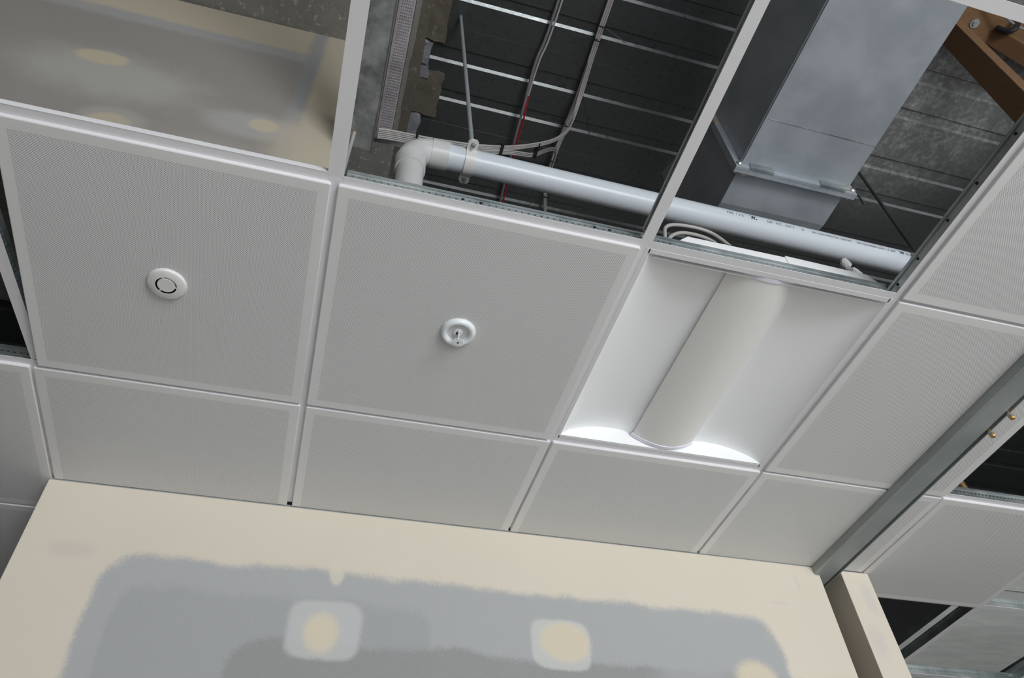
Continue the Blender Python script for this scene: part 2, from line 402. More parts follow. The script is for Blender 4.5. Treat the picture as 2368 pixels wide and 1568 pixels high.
# ------------------------------------------------------------------ suspended grid
GX = {-1: -0.6, 0: 0.008, 1: 0.592, 2: 1.208, 3: 1.806, 4: 2.390, 5: 2.955, 6: 3.56, 7: 4.16}
GY = {-2: -1.2, -1: -0.592, 0: -0.010, 1: 0.608, 2: 1.155, 3: 1.69}
FW2 = 0.012
def tee(name, label, axis, c, a, b, holes=False, notch=0.0, rot=None, webtop=0.041):
    """inverted T: flange, web (with punched holes where the photo shows them) and top bulb; axis 'x' or 'y'"""
    loc = ((a+b)/2, c, 0) if axis == 'x' else (c, (a+b)/2, 0)
    t = thing(name, label, 'ceiling bar', loc, 'white ceiling grid bars')
    P = (lambda u, v, z: (u, v, z)) if axis == 'x' else (lambda u, v, z: (v, u, z))
    def bx(mb, u0, u1, v0, v1, z0, z1):
        if axis == 'x': mb.box(u0, u1, v0, v1, z0, z1)
        else: mb.box(v0, v1, u0, u1, z0, z1)
    f = MB(); bx(f, a, b, c-FW2, c+FW2, 0.0, 0.0012); f.build('flange', 'tee_white', t, bevel=0.0004)
    w = MB(); z0, z1 = 0.0012, webtop
    if holes:
        pitch, hw, hz0, hz1 = 0.0132, 0.0020, 0.0225, 0.0262
        bx(w, a+notch, b-notch, c-0.0006, c+0.0006, z0, hz0); bx(w, a+notch, b-notch, c-0.0006, c+0.0006, hz1, z1)
        u = a + notch
        while u < b - notch:
            e = min(u + pitch - 2*hw, b - notch); bx(w, u, e, c-0.0006, c+0.0006, hz0, hz1); u += pitch
    else: bx(w, a+notch, b-notch, c-0.0006, c+0.0006, z0, z1)
    # stitched ribs along the web
    bx(w, a+notch, b-notch, c-0.0016, c+0.0016, 0.0300, 0.0310)
    w.build('web', 'galv', t)
    g = MB(); bx(g, a+notch, b-notch, c-0.0033, c+0.0033, webtop-0.008, webtop); g.build('bulb', 'galv', t, bevel=0.001)
    # stitch dimples and oval slots
    if name == 'ceiling_cross_tee' and (b-a) > 0.3:
        d = MB(); u = a + 0.012
        while u < b - 0.012:
            for sg in (-1, 1): bx(d, u, u+0.006, c+sg*0.0010-0.0009, c+sg*0.0010+0.0009, 0.0195 if holes else 0.0240, 0.0215 if holes else 0.0290)
            u += 0.0125
        d.build('stitching', 'galv', t, kind='stuff')
    return t
def slots(t, axis, c, pos, z=0.0255, r=0.0032, side=-1):
    for u in pos:
        b = MB()
        ctr = (u, c+side*0.0012, z) if axis == 'x' else (c+side*0.0012, u, z)
        b.lathe([(0.0001, -0.0008), (r, -0.0008), (r, 0.0008), (0.0001, 0.0008)], ctr, (0, 1, 0) if axis == 'x' else (1, 0, 0), 10, False)
        b.build('slot', 'dark', t)

g = GX; h = GY
# main bars along y
tee('ceiling_main_tee', 'white main ceiling bar left of the dark gap at left edge, running away from camera', 'y', g[-1], -1.8, 3.0)
tee('ceiling_main_tee', 'white main ceiling bar under the gap between the two tiles with round fittings', 'y', g[1], h[0]-0.004, 1.012)
t = tee('ceiling_main_tee', 'long white ceiling bar right of the light fitting, steel web facing the open duct bay', 'y', g[3], -1.8, 1.012)
slots(t, 'y', g[3], [-0.028, -0.10, -0.20, -0.29, -0.40], side=-1)
tee('ceiling_main_tee', 'white ceiling bar beside the bright sheet metal at lower right corner', 'y', g[5], -0.6, 3.0)
tee('ceiling_main_tee', 'far white ceiling bar crossing the lower right corner', 'y', g[7], -0.6, 3.0)
# cross bars along x
tee('ceiling_cross_tee', 'white bar across the top right corner of the open bays', 'x', h[-1], g[1]+0.012, g[3]-0.012)
tee('ceiling_cross_tee', 'white bar in the top right corner right of the duct bay', 'x', h[-1], g[3]+0.012, g[5]-0.012)
t = tee('ceiling_cross_tee', 'white cross bar with punched steel web under the two open bays', 'x', h[0], g[1]+0.014, g[3]-0.012, holes=True, notch=0.004)
slots(t, 'x', h[0], [0.832, 0.868, 1.103, 1.135])
tee('ceiling_cross_tee', 'white cross bar between the two perforated tiles at far right edge', 'x', h[0], g[3]+0.012, g[5]-0.012)
tee('ceiling_cross_tee', 'white cross bar with punched web at left edge below the dark gap', 'x', h[1], g[-1]+0.012, g[1]-0.012, holes=True)
tee('ceiling_cross_tee', 'white cross bar under the far edge of the sprinkler tile and light fitting', 'x', h[1], g[1]+0.012, g[3]-0.012)
tee('ceiling_cross_tee', 'white cross bar with punched web below the small dark hole at right edge', 'x', h[1], g[3]+0.012, g[5]-0.012, holes=True)
tee('ceiling_cross_tee', 'white cross bar in front of the bright sheet metal at right edge', 'x', h[1], g[5]+0.012, g[7]-0.012)
tee('ceiling_cross_tee', 'white cross bar between the two darkest tiles at lower left', 'x', h[2], g[-1]+0.012, -0.002)
tee('ceiling_cross_tee', 'white cross bar along the far edge of the tile over the lower right gap', 'x', h[2], 2.412, g[5]-0.012)
tee('ceiling_cross_tee', 'bluish steel cross bar crossing the bright sheet metal at right edge', 'x', h[2], g[5]+0.012, g[7]-0.012, holes=True)
tee('ceiling_cross_tee', 'white cross bar along the bottom right corner of the photo', 'x', h[3], 2.412, g[5]-0.012, holes=True)
tee('ceiling_cross_tee', 'punched white cross bar at the bottom right corner below the sheet metal', 'x', h[3], g[5]+0.012, g[7]-0.012, holes=True)
# short bars along y
t = tee('ceiling_cross_tee', 'white bar between the pipe bay and the duct bay, crossing the white pipe', 'y', g[2], h[-1]+0.012, h[0]-0.012, holes=True)
tee('ceiling_cross_tee', 'white bar between the sprinkler tile and the light fitting', 'y', g[2], h[0]+0.012, h[1]-0.012)
tee('ceiling_cross_tee', 'white bar in the gap behind the light fitting, far row', 'y', g[2], h[1]+0.012, 1.012)
t = tee('ceiling_cross_tee', 'loose skewed white bar in the dark gap at left edge', 'y', 0.008, h[0]+0.014, h[1]-0.012)
t.rotation_euler = (0, 0, -0.105); t.location.x = -0.012; t.location.z += 0.001
tee('ceiling_cross_tee', 'white bar between the wall corner tile and the dark left tile', 'y', g[0], h[1]+0.012, h[2]-0.012)
tee('ceiling_cross_tee', 'white bar left of the small dark hole near the gold bolts', 'y', g[4], h[0]+0.012, h[1]-0.012)
tee('ceiling_cross_tee', 'white bar in the gap leading to the narrow cream wall stub', 'y', g[4], h[1]+0.012, 1.018)
tee('ceiling_cross_tee', 'white bar crossing the bright sheet metal at the bottom right', 'y', g[6], h[1]+0.012, h[2]-0.012)
tee('ceiling_cross_tee', 'far white bar dividing the bright sheet metal view at lower right corner', 'y', g[6], h[2]+0.012, h[3]-0.012)

# white perimeter angles framing the bulkhead bay
t = thing('edge_angle', 'white edge angle with upright leg between the upper plasterboard and the disc tile', 'ceiling trim', (0.2, h[0], 0), 'white edge angles')
MB().prism([(-0.6, -0.024), (0.576, -0.024), (0.592, 0.010), (-0.6, 0.010)], 'z', 0.0003, 0.0012).build('flange', 'tee_white', t)
MB().box(-0.6, 0.5785, -0.0245, -0.0232, 0.0, 0.013).build('upright_leg', 'tee_white', t, bevel=0.0004)
t = thing('edge_angle', 'broad white edge angle between the upper plasterboard and the pipe bay', 'ceiling trim', (g[1], -0.3, 0), 'white edge angles')
MB().prism([(0.577, -1.8), (0.606, -1.8), (0.606, 0.012), (0.592, 0.012), (0.577, -0.0235)], 'z', 0.0002, 0.0014).build('flange', 'tee_white', t)
MB().box(0.5775, 0.5787, -1.8, -0.026, 0.001, 0.022).build('upright_leg', 'tee_white', t)
tee('ceiling_cross_tee', 'white bar across the upper plasterboard bay at top left', 'y', g[0], -1.8, h[0]-0.03)

# ------------------------------------------------------------------ ceiling tiles
def tile(u0, u1, v0, v1, label, cut_y=None, x0=None, y0=None, x1=None):
    gap = lambda u: 0.0065 if u == 1 else (0.008 if u == 2 and v0 == 0 else 0.0032)
    xa = (g[u0] + gap(u0)) if x0 is None else x0; xb = (g[u1] - gap(u1)) if x1 is None else x1
    ya = (h[v0] + 0.0045) if y0 is None else y0; yb = h[v1] - 0.0035 if cut_y is None else cut_y
    t = thing('ceiling_tile', label, 'ceiling tile', ((xa+xb)/2, (ya+yb)/2, -0.008), 'white perforated metal ceiling tiles')
    off = ORIGIN[t.name]
    zf, r = -0.0085, 0.004
    def ring(d, z):
        pts = []
        for cx, cy, a0 in ((xb-r-0.0, ya+r, -90), (xb-r, yb-r, 0), (xa+r, yb-r, 90), (xa+r, ya+r, 180)):
            for k in range(4):
                a = math.radians(a0 + 30*k); rr = max(r - d, 0.0005)
                pts.append((cx + math.cos(a)*rr, cy + math.sin(a)*rr, z))
        return pts
    rings = [ring(0.0, 0.0035), ring(0.0, zf+0.0022), ring(0.0006, zf+0.0007), ring(0.0020, zf)]
    n = 16; vs = [p for R in rings for p in R]; fs = []
    for i in range(3):
        for k in range(n): fs.append((i*n+k, i*n+(k+1) % n, (i+1)*n+(k+1) % n, (i+1)*n+k))
    side = MB(); side.add(vs, fs, True); side.build('rim', 'tee_white', t)
    pan = MB(); pan.add(rings[3], [tuple(range(n))])
    pan.add([(p[0], p[1], 0.0035) for p in rings[0]], [tuple(range(n))])
    o = pan.build('panel', 'tile', t)
    me = o.data
    l1 = me.uv_layers.new(name='near'); l2 = me.uv_layers.new(name='far')
    for lp in me.loops:
        co = me.vertices[lp.vertex_index].co; x = co.x + off.x; y = co.y + off.y
        l1.data[lp.index].uv = (x - xa, y - ya)
        l2.data[lp.index].uv = (xb - x if not (u1 == 4 and False) else 9, (yb - y) if cut_y is None else 9)
    return t
tile(0, 1, 0, 1, 'perforated tile holding the round white disc with a slotted ring', x0=0.022)
tile(1, 2, 0, 1, 'perforated tile holding the sprinkler head')
tile(3, 4, 0, 1, 'perforated tile right of the light fitting, crossed by the steel track')
tile(3, 4, -1, 0, 'perforated tile at the right edge above the track tile')
C = 1.0195
tile(0, 1, 1, 2, 'tile cut at the cream wall, leftmost, at the wall corner', cut_y=C)
tile(1, 2, 1, 2, 'tile cut at the cream wall, behind the sprinkler tile', cut_y=C)
tile(2, 3, 1, 2, 'tile cut at the cream wall, directly behind the light fitting', cut_y=C)
tile(3, 4, 1, 2, 'tile over the slot between cream wall and narrow stub, under the track end', cut_y=C+0.001)
tile(4, 5, 1, 2, 'tile right of the narrow wall stub, just below the small dark hole')
tile(-1, 0, 1, 2, 'dark shaded tile at left edge beside the wall corner')
tile(-1, 0, 2, 3, 'darkest tile at left edge, beyond the shaded one')

tile(-1, 0, -1, 0, 'unseen tile added beyond the left edge to shade the upper plasterboard bay')  # out of view, added only to shade the upper plasterboard
tile(-1, 0, -2, -1, 'unseen tile added beyond the top left corner to shade the upper plasterboard bay')  # second unseen tile, put in for the same shading

# ------------------------------------------------------------------ recessed light fitting
fx0, fx1, fy0, fy1 = 1.220, 1.792, 0.003, 0.594
L = thing('recessed_light', 'square recessed light fitting with curved reflectors and a central ribbed lens', 'light fixture', (1.5, 0.3, 0))
fr = MB()
fr.box(fx0-0.007, fx0+0.004, fy0-0.008, fy1+0.008, -0.0005, 0.003).box(fx1-0.004, fx1+0.007, fy0-0.008, fy1+0.008, -0.0005, 0.003)
fr.box(fx0, fx1, fy0-0.008, fy0+0.004, -0.0005, 0.003).box(fx0, fx1, fy1-0.004, fy1+0.006, -0.0005, 0.003)
fr.build('frame', 'tee_white', L, bevel=0.0006)
wing = [(0.004, 0.0), (0.012, 0.009), (0.030, 0.021), (0.060, 0.033), (0.095, 0.0425), (0.130, 0.047), (0.160, 0.048), (0.182, 0.0455), (0.198, 0.040), (0.214, 0.031)]
ws = [(p.x, p.z) for p in smooth_path([(a, 0, b) for a, b in wing], 5)]
Wd = fx1 - fx0
lw = MB().prism([(fx0+a, b) for a, b in ws], 'y', fy0, fy1, close=False, smooth=True); lw.build('reflector', 'light_white', L)
rw = MB().prism([(fx1-a, b) for a, b in ws], 'y', fy0, fy1, close=False, smooth=True); rw.build('reflector', 'light_white', L)
def plate(yy, name):
    up = [(fx0+0.004, 0.0)] + [(fx0+a, b) for a, b in ws]; dn = [(fx1-a, b) for a, b in reversed(ws)] + [(fx1-0.004, 0.0)]
    MB().prism(up + [(fx0+0.22, 0.05), (fx1-0.22, 0.05)] + dn, 'y', yy-0.0008, yy+0.0008).build(name, 'light_white', L)
plate(fy1-0.006, 'end_plate'); plate(fy0+0.001, 'end_plate')
cx = (fx0+fx1)/2
dp = [(cx + 0.084*s, 0.001 + 0.029*s*s) for s in [i/14 for i in range(-14, 15)]]
ln = MB().prism(dp + [(x, z+0.0015) for x, z in reversed(dp)], 'y', fy0+0.012, fy1-0.018, smooth=True)
lens = ln.build('lens', 'diffuser', L)
for yy in (fy0+0.006, fy1-0.018):
    e = [(cx + 0.087*s, -0.001 + 0.031*s*s) for s in [i/14 for i in range(-14, 15)]]
    MB().prism(e + [(x, z+0.004) for x, z in reversed(e)], 'y', yy-0.001, yy+0.009, smooth=False).build('lens_cap', 'lens_cap', L)
# housing on top
hs = MB().prism([(1.222, 0.006), (1.345, 0.116), (1.585, 0.116), (1.585, 0.006)], 'y', 0.018, 0.020)
hs.box(1.345, 1.585, 0.018, 0.56, 0.114, 0.116)
hs.build('housing', 'light_white', L, label='white metal housing on top of the fitting')
hs = MB().prism([(1.583, 0.006), (1.583, 0.118), (1.796, 0.112), (1.816, 0.088), (1.816, 0.045), (1.79, 0.006)], 'y', 0.0165, 0.018)
hs.box(1.583, 1.79, 0.018, 0.56, 0.112, 0.114)
hs.build('housing_cover', 'light_white', L)
for nm, lb, pth in (('flexible_cable', 'outer pale cable looping up over the light fitting housing',
     [(1.385, .17, .12), (1.378, .165, .22), (1.385, .15, .30), (1.402, .15, .36), (1.452, .15, .383), (1.528, .15, .378), (1.577, .15, .325), (1.615, .15, .24), (1.640, .15, .116)]),
    ('flexible_cable', 'inner pale cable looping up over the light fitting housing',
     [(1.372, .19, .12), (1.376, .18, .24), (1.396, .16, .305), (1.420, .15, .333), (1.460, .15, .350), (1.515, .15, .343), (1.556, .15, .300), (1.590, .15, .22), (1.615, .15, .116)])):
    tag(MB().tube(smooth_path(pth), 0.0048, 10).build(nm, 'cable'), lb, 'cable', 'cables looping over the light fitting')
t = thing('cable_plug', 'pair of crumpled white plugs on a red wire above the light fitting housing', 'plug', (1.88, 0.12, 0.27))
def lump(c, r, seed):
    rnd = random.Random(seed); b = bmesh.new(); bmesh.ops.create_icosphere(b, subdivisions=2, radius=1)
    for v in b.verts:
        k = 1 + rnd.uniform(-0.18, 0.18); v.co = Vector((v.co.x*r[0]*k, v.co.y*r[1]*k, v.co.z*r[2]*k)) + Vector(c)
    o = MB(); b.verts.index_update(); o.add([tuple(v.co) for v in b.verts], [[v.index for v in f.verts] for f in b.faces]); b.free(); return o
lump((1.893, 0.12, 0.318), (0.014, 0.012, 0.019), 3).build('plug_body', 'light_white', t)
lump((1.905, 0.12, 0.282), (0.020, 0.012, 0.014), 5).build('plug_body', 'light_white', t)
MB().tube(smooth_path([(1.868, .12, .285), (1.862, .12, .25), (1.84, .10, .18), (1.76, .10, .114)]), 0.002, 6).build('wire', 'red', t)

# ------------------------------------------------------------------ round disc and sprinkler
t = thing('round_disc_fitting', 'round white disc with a dark slotted ring on the left perforated tile', 'ceiling fitting', (0.296, 0.302, -0.0085))
zc = -0.0085
def annulus(mb, c, r0, r1, z0, z1, n=48, a0=0, a1=360):
    full = abs(a1-a0) >= 360; k = n if full else n+1; vs = []
    for i in range(k):
        a = math.radians(a0 + (a1-a0)*i/n); cs, sn = math.cos(a), math.sin(a)
        vs += [(c[0]+cs*r0, c[1]+sn*r0, z0), (c[0]+cs*r1, c[1]+sn*r1, z0), (c[0]+cs*r1, c[1]+sn*r1, z1), (c[0]+cs*r0, c[1]+sn*r0, z1)]
    fs = []
    for i in range(n):
        j = (i+1) % k
        for q in range(4): fs.append((4*i+q, 4*i+(q+1) % 4, 4*j+(q+1) % 4, 4*j+q))
    if not full: fs += [(0, 1, 2, 3), (4*n+3, 4*n+2, 4*n+1, 4*n)]
    mb.add(vs, fs); return mb
cc = (0.296, 0.302)
ru = MB().lathe([(0.0205, -0.0075), (0.034, -0.0070), (0.0365, -0.0055), (0.0380, -0.0020), (0.0383, 0.0), (0.0205, 0.0)], (cc[0], cc[1], zc), n=56)
ru.build('cover_ring', 'plastic_white', t)
MB().lathe([(0.0001, -0.0075), (0.0168, -0.0075), (0.0172, -0.0065), (0.0172, 0.0)], (cc[0], cc[1], zc), n=40).build('centre_disc', 'plastic_white', t)
for a in (10, 128, 250): annulus(MB(), cc, 0.0165, 0.0212, zc-0.0075, zc-0.004, 4, a-3.5, a+3.5).build('bridge', 'plastic_white', t)
annulus(MB(), cc, 0.0168, 0.0208, zc-0.0010, zc-0.0004, 40).build('slot_ring', 'dark', t)

t = thing('sprinkler_head', 'white fire sprinkler with toothed deflector in a rounded recess ring', 'sprinkler', (0.893, 0.297, -0.0085))
sc = (0.893, 0.297, zc)
MB().lathe([(0.0385, 0.0)] + [(0.0310 + 0.0075*math.cos(a), -0.0005 - 0.0098*math.sin(a)) for a in [math.pi*i/12 for i in range(1, 12)]] + [(0.0235, -0.0008)], sc, n=56).build('recess_ring', 'fit_white', t)
MB().lathe([(0.0001, -0.0010), (0.0240, -0.0010), (0.0240, 0.0)], sc, n=40).build('cup_plate', 'tee_white', t)
MB().lathe([(0.0045, -0.0060), (0.0090, -0.0056), (0.0105, -0.0040), (0.0112, -0.0010)], sc, n=24).build('body', 'fit_white', t)
MB().lathe([(0.0001, -0.0045), (0.0046, -0.0045), (0.0046, -0.0062)], sc, n=16).build('orifice', 'dark', t)
arm = MB()
for sg in (-1, 1): arm.tube(smooth_path([(sc[0], sc[1]+sg*0.0078, zc-0.003), (sc[0], sc[1]+sg*0.0085, zc-0.013), (sc[0], sc[1]+sg*0.004, zc-0.026), (sc[0], sc[1], zc-0.031)], 5), 0.0016, 8, flat=1.7)
arm.build('frame_arms', 'fit_white', t)
MB().tube([(sc[0], sc[1], zc-0.004), (sc[0], sc[1], zc-0.030)], 0.0018, 8).build('bulb', 'brass', t, label='amber bulb')
MB().lathe([(0.0001, -0.030), (0.0035, -0.030), (0.0035, -0.0355), (0.0020, -0.0355)], sc, n=16).build('boss', 'fit_white', t)
df = MB(); NT_ = 16; pts = []
for i in range(NT_):
    for da, r in ((0.0, 0.0125), (0.5, 0.0125), (0.58, 0.0088), (0.92, 0.0088)):
        a = 2*math.pi*(i+da)/NT_; pts.append((sc[0]+math.cos(a)*r, sc[1]+math.sin(a)*r))
df.prism(pts, 'z', zc-0.0352, zc-0.0338).build('deflector', 'fit_white', t)
MB().lathe([(0.0001, -0.0359), (0.0022, -0.0359), (0.0022, -0.0350)], sc, n=14).build('screw_recess', 'dark', t)

# ------------------------------------------------------------------ sliding track and bolts
t = thing('steel_track', 'grey steel sliding track under the tiles running into the wall slot', 'track', (2.24, 0.3, -0.02))
ya, yb = -1.4, 1.30
MB().prism([(2.2, -0.0095), (2.2, -0.033), (2.206, -0.038), (2.262, -0.038), (2.270, -0.034), (2.270, -0.0095)], 'y', ya, yb).build('channel', 'track', t, bevel=0.001)
MB().prism([(2.279, -0.0095), (2.279, -0.036), (2.282, -0.036), (2.282, -0.0095)], 'y', ya, yb).build('lip', 'track', t)
MB().box(2.270, 2.279, ya, yb, -0.0125, -0.0095).build('slot_base', 'dark', t)
for yy, lb in ((0.296, 'gold hexagon bolt hanging from the track slot, nearer the wall'), (0.226, 'gold hexagon bolt hanging from the track slot, farther from the wall')):
    q = thing('hanging_bolt', lb, 'bolt', (2.274, yy, -0.03), 'gold bolts on the track')
    MB().tube([(2.2745, yy, -0.012), (2.2745, yy, -0.058)], 0.0034, 10).build('shank', 'brass', q)
    MB().lathe([(0.0036, -0.042), (0.0072, -0.042), (0.0072, -0.049), (0.0036, -0.049)], (2.2745, yy, 0), n=6, smooth=False).build('nut', 'galv', q)
    MB().lathe([(0.0001, -0.0575), (0.0060, -0.0575), (0.0072, -0.0560), (0.0072, -0.0505), (0.0036, -0.0505)], (2.2745, yy, 0), n=6, smooth=False).build('head', 'brass', q)

# ------------------------------------------------------------------ drain pipe
P = thing('drain_pipe', 'thick white plastic drain pipe with an elbow crossing both open bays', 'pipe', (1.5, 0.74, 1.53))
py, pz0, slope = 0.74, 1.532, -0.0184
pz = lambda x: pz0 + slope*(x-1.063)
R = 0.0530
MB().tube([(0.94, py, pz(0.94)), (1.6, py, pz(1.6)), (5.2, py, pz(5.2))], R, 40).build('pipe_run', 'pvc', P)
ex, er = 0.800, 0.085
ez = pz(0.885)
elb = [(0.895, py, ez)] + [(ex+er-math.sin(a)*er, py, ez-er+math.cos(a)*er) for a in [math.pi/2*i/12 for i in range(13)]] + [(ex, py, ez-er-0.01)]
MB().tube(elb, 0.0560, 36).build('elbow', 'pvc_joint', P)
MB().lathe([(0.0560, 0.0), (0.0600, 0.001), (0.0600, 0.072), (0.0535, 0.073)], (0.875, py, pz(0.875)), (1, 0, 0), 40).build('socket', 'pvc_joint', P)
MB().lathe([(0.0560, 0.0), (0.0610, -0.001), (0.0615, -0.005), (0.0600, -0.008), (0.0590, -0.085), (0.0535, -0.086)], (ex, py, ez-er-0.0), (0, 0, 1), 40).build('socket', 'pvc_joint', P)
MB().tube([(ex, py, ez-er-0.08), (ex, py, 0.35), (ex, py, 0.07)], R, 36).build('down_pipe', 'pvc_joint', P)
# printed marking wrapped on the pipe
def ptxt(s, x, size=0.022, bold=0.0):
    cu = bpy.data.curves.new('txt', 'FONT'); cu.body = s; cu.size = size; cu.offset = bold
    o = bpy.data.objects.new('txt', cu); COL.objects.link(o)
    dg = bpy.context.evaluated_depsgraph_get(); me = bpy.data.meshes.new_from_object(o.evaluated_get(dg))
    bpy.data.objects.remove(o, do_unlink=True)
    vs = []
    for v in me.vertices:
        xx = x + v.co.x; a = TEXT_A + v.co.y / R; rr = R + 0.0006
        # a = angle measured from +y-facing-down side towards the viewer side
        vs.append((xx, py - math.sin(a)*rr, pz(xx) - math.cos(a)*rr))
    mb = MB(); mb.add(vs, [list(p.vertices) for p in me.polygons]); bpy.data.meshes.remove(me)
    return mb.build('printed_marking', 'ink', P)
TEXT_A = math.radians(72)
ptxt('PIPE  1 2 %', 2.165, 0.018); ptxt('W.', 2.278, 0.026, 0.002); ptxt('DE7  PVC', 2.36, 0.018); ptxt('--DN 3', 2.44, 0.018); ptxt('D', 2.53, 0.018)
ptxt('NO OWN PIPES ON 150/DWV', 2.58, 0.0155); ptxt('DN NONPRESS DWV 1.7 2007', 2.81, 0.0155); ptxt('W', 3.035, 0.022, 0.0012)
ptxt('20-40', 3.065, 0.016); ptxt('IIII', 3.12, 0.024, 0.003); ptxt('1002077074', 3.16, 0.015)

t = thing('pipe_clamp', 'white two-bolt saddle clamp around the pipe beside the elbow', 'clamp', (1.03, 0.74, 1.53))
x0, x1 = 1.012, 1.054; zc2 = pz(1.033)
arc = [(py + math.cos(a)*(R+0.001), zc2 + math.sin(a)*(R+0.001)) for a in [math.pi*2*i/32 for i in range(33)]]
arco = [(py + math.cos(a)*(R+0.005), zc2 + math.sin(a)*(R+0.005)) for a in [math.pi*2*i/32 for i in range(33)]]
b = MB()
for half in (range(0, 17), range(16, 33)):
    hp = [arco[i] for i in half] + [arc[i] for i in reversed(half)]
    b.prism(hp, 'x', x0, x1, smooth=True)
b.build('strap', 'plastic_white', t)
for sg in (-1, 1):
    yc = py + sg*0.083; ears = MB()
    ears.prism([(x0, py+sg*0.052), (x1, py+sg*0.052), (x1, yc+sg*0.008), (x1-0.009, yc+sg*0.018), (x0+0.009, yc+sg*0.018), (x0, yc+sg*0.008)], 'z', zc2-0.005, zc2+0.005)
    ears.build('ear', 'plastic_white', t)
for sg in (-1, 1):
    yc = py + sg*0.083
    MB().lathe([(0.0001, -0.008), (0.0095, -0.008), (0.0098, -0.0005)], (1.033, yc, zc2-0.004), n=6, smooth=False).build('nut', 'galv', t)
    MB().tube([(1.033, yc, zc2-0.026), (1.033, yc, zc2+0.02)], 0.0052, 10).build('bolt', 'galv', t)
tag(MB().tube([(1.030, 0.668, 1.545), (1.006, 0.772, 3.2)], 0.0095, 12).build('hanger_rod', 'rod_grey'), 'grey rod from the pipe clamp up to the roof deck', 'rod')

# ------------------------------------------------------------------ cables
def cable(name, label, pts, r, mat='cable', cat='cable', group=None, flat=1.0):
    o = MB().tube(smooth_path(pts), r, 8, flat=flat).build(name, mat)
    return tag(o, label, cat, group)
base1 = [(0.66, .93, 1.958), (0.71, .93, 1.97), (0.913, .95, 2.022), (1.127, .97, 2.096), (1.315, 1.0, 2.22), (1.503, 1.04, 2.416), (1.632, 1.08, 2.614), (1.746, 1.12, 2.88), (1.80, 1.10, 3.08), (1.80, 0.9, 3.15)]
ordn = ['topmost', 'second from the top', 'third from the top']
for i in range(3):
    dy = -0.0085*i
    pts = [(x, y + dy, z) for x, y, z in base1[:-2]] + [(1.797+0.0095*(i-1), 1.02, 3.09), (1.797+0.0095*(i-1), 0.8, 3.135)]
    cable('power_cable', 'white cable behind the pipe elbow curving up to the deck bundle, %s' % ordn[2-i], pts, 0.0047, group='white cables sagging behind the pipe')
base2 = [(x, y + 0.0095, z) for x, y, z in base1[:5]] + [(1.470, 1.09, 2.40), (1.585, 1.16, 2.62), (1.69, 1.26, 2.86), (1.747, 1.36, 3.00), (1.775, 1.52, 3.10)]
for i in range(3):
    pts = [(x, y + 0.0088*i, z) for x, y, z in base2]
    cable('power_cable', 'white cable behind the pipe turning down beside the bundle, %s' % ['upper', 'middle', 'lowest of all'][i], pts, 0.0047, group='white cables sagging behind the pipe')
for i in range(3):
    dx = -0.0115 + 0.0115*i
    pts = [(1.797+dx, -1.4, 3.17), (1.797+dx, 0.43, 3.165), (1.799+dx, 0.70, 3.16), (1.80+dx, 1.05, 3.15), (1.788+dx*0.9, 1.25, 3.14), (1.778+dx*0.7, 1.45, 3.13), (1.80+dx*0.7, 1.70, 3.14), (1.86+dx*0.5, 1.90, 3.16)]
    cable('power_cable', 'white cable of the bundle strapped along the roof deck, %s' % ['leftmost', 'the middle one', 'rightmost'][i], pts, 0.0056, group='white cables strapped along the deck')
cable('conduit', 'grey conduit crossing the deck left of the white cable bundle', [(1.513, -1.4, 3.175), (1.513, 0.51, 3.17), (1.487, 0.90, 3.15), (1.491, 1.16, 3.12), (1.499, 1.41, 3.12), (1.531, 1.84, 3.15), (1.56, 2.4, 3.17)], 0.0085, 'cable_grey', 'conduit')
cable('conduit', 'paler thin conduit running beside the dark grey one on the deck', [(1.535, -1.4, 3.175), (1.533, 0.51, 3.17), (1.505, 0.90, 3.15), (1.502, 1.16, 3.13)], 0.006, 'cable', 'conduit')
cable('red_wire', 'red wire following the grey conduit down behind the pipe', [(1.500, 1.10, 3.13), (1.512, 1.25, 3.11), (1.516, 1.45, 3.11), (1.548, 1.84, 3.14), (1.58, 2.4, 3.16)], 0.0055, 'red', 'wire')
def tie(label, c, ax, r, tail):
    q = thing('cable_tie', label, 'cable tie', c, 'black cable ties')
    a = Vector(ax).normalized()
    MB().lathe([(r, -0.003), (r+0.0022, -0.003), (r+0.0022, 0.003), (r, 0.003), (r, -0.003)], c, a, 16).build('loop', 'black', q)
    if tail: MB().tube([c, tail], 0.0022, 6).build('tail', 'black', q)
tie('black cable tie on the deck bundle with its tail pointing right, at top', (1.797, 0.60, 3.155), (0, 1, 0), 0.026, (1.945, 0.64, 3.10))
tie('black cable tie on the deck bundle with a tail pointing left', (1.797, 0.68, 3.150), (0, 1, 0), 0.026, (1.640, 0.68, 3.06))
tie('black cable tie where the sagging cables join the deck bundle', (1.782, 1.22, 3.125), (0, 1, 0), 0.025, (1.660, 1.16, 3.04))
tie('black cable tie on the deck bundle just above the pipe', (1.780, 1.47, 3.11), (0, 1, 0.1), 0.024, (1.66, 1.50, 3.05))
tie('black cable tie on the deck bundle below the pipe', (1.812, 1.74, 3.125), (0.2, 1, 0.1), 0.022, (1.70, 1.80, 3.06))
tie('thin stray cable tie tail hanging right of the bundle', (1.815, 1.00, 3.150), (0, 1, 0), 0.012, (1.915, 1.20, 3.02))
for c, ax, lb in (((0.835, 0.955, 1.995), (1, 0, .25), 'black cable tie on the sagging cables left of the elbow'), ((1.262, 1.0, 2.165), (1, 0.1, .5), 'black cable tie on the sagging cables just right of the clamp'), ((1.485, 1.065, 2.40), (1, .3, .95), 'black cable tie on the sagging cables before they fork')):
    q = thing('cable_tie', lb, 'cable tie', c, 'black cable ties')
    MB().obox(c, ax, (0, 1, 0), Vector(ax).cross(Vector((0, 1, 0))), 0.0035, 0.047, 0.0125).build('loop', 'black', q, bevel=0.002)

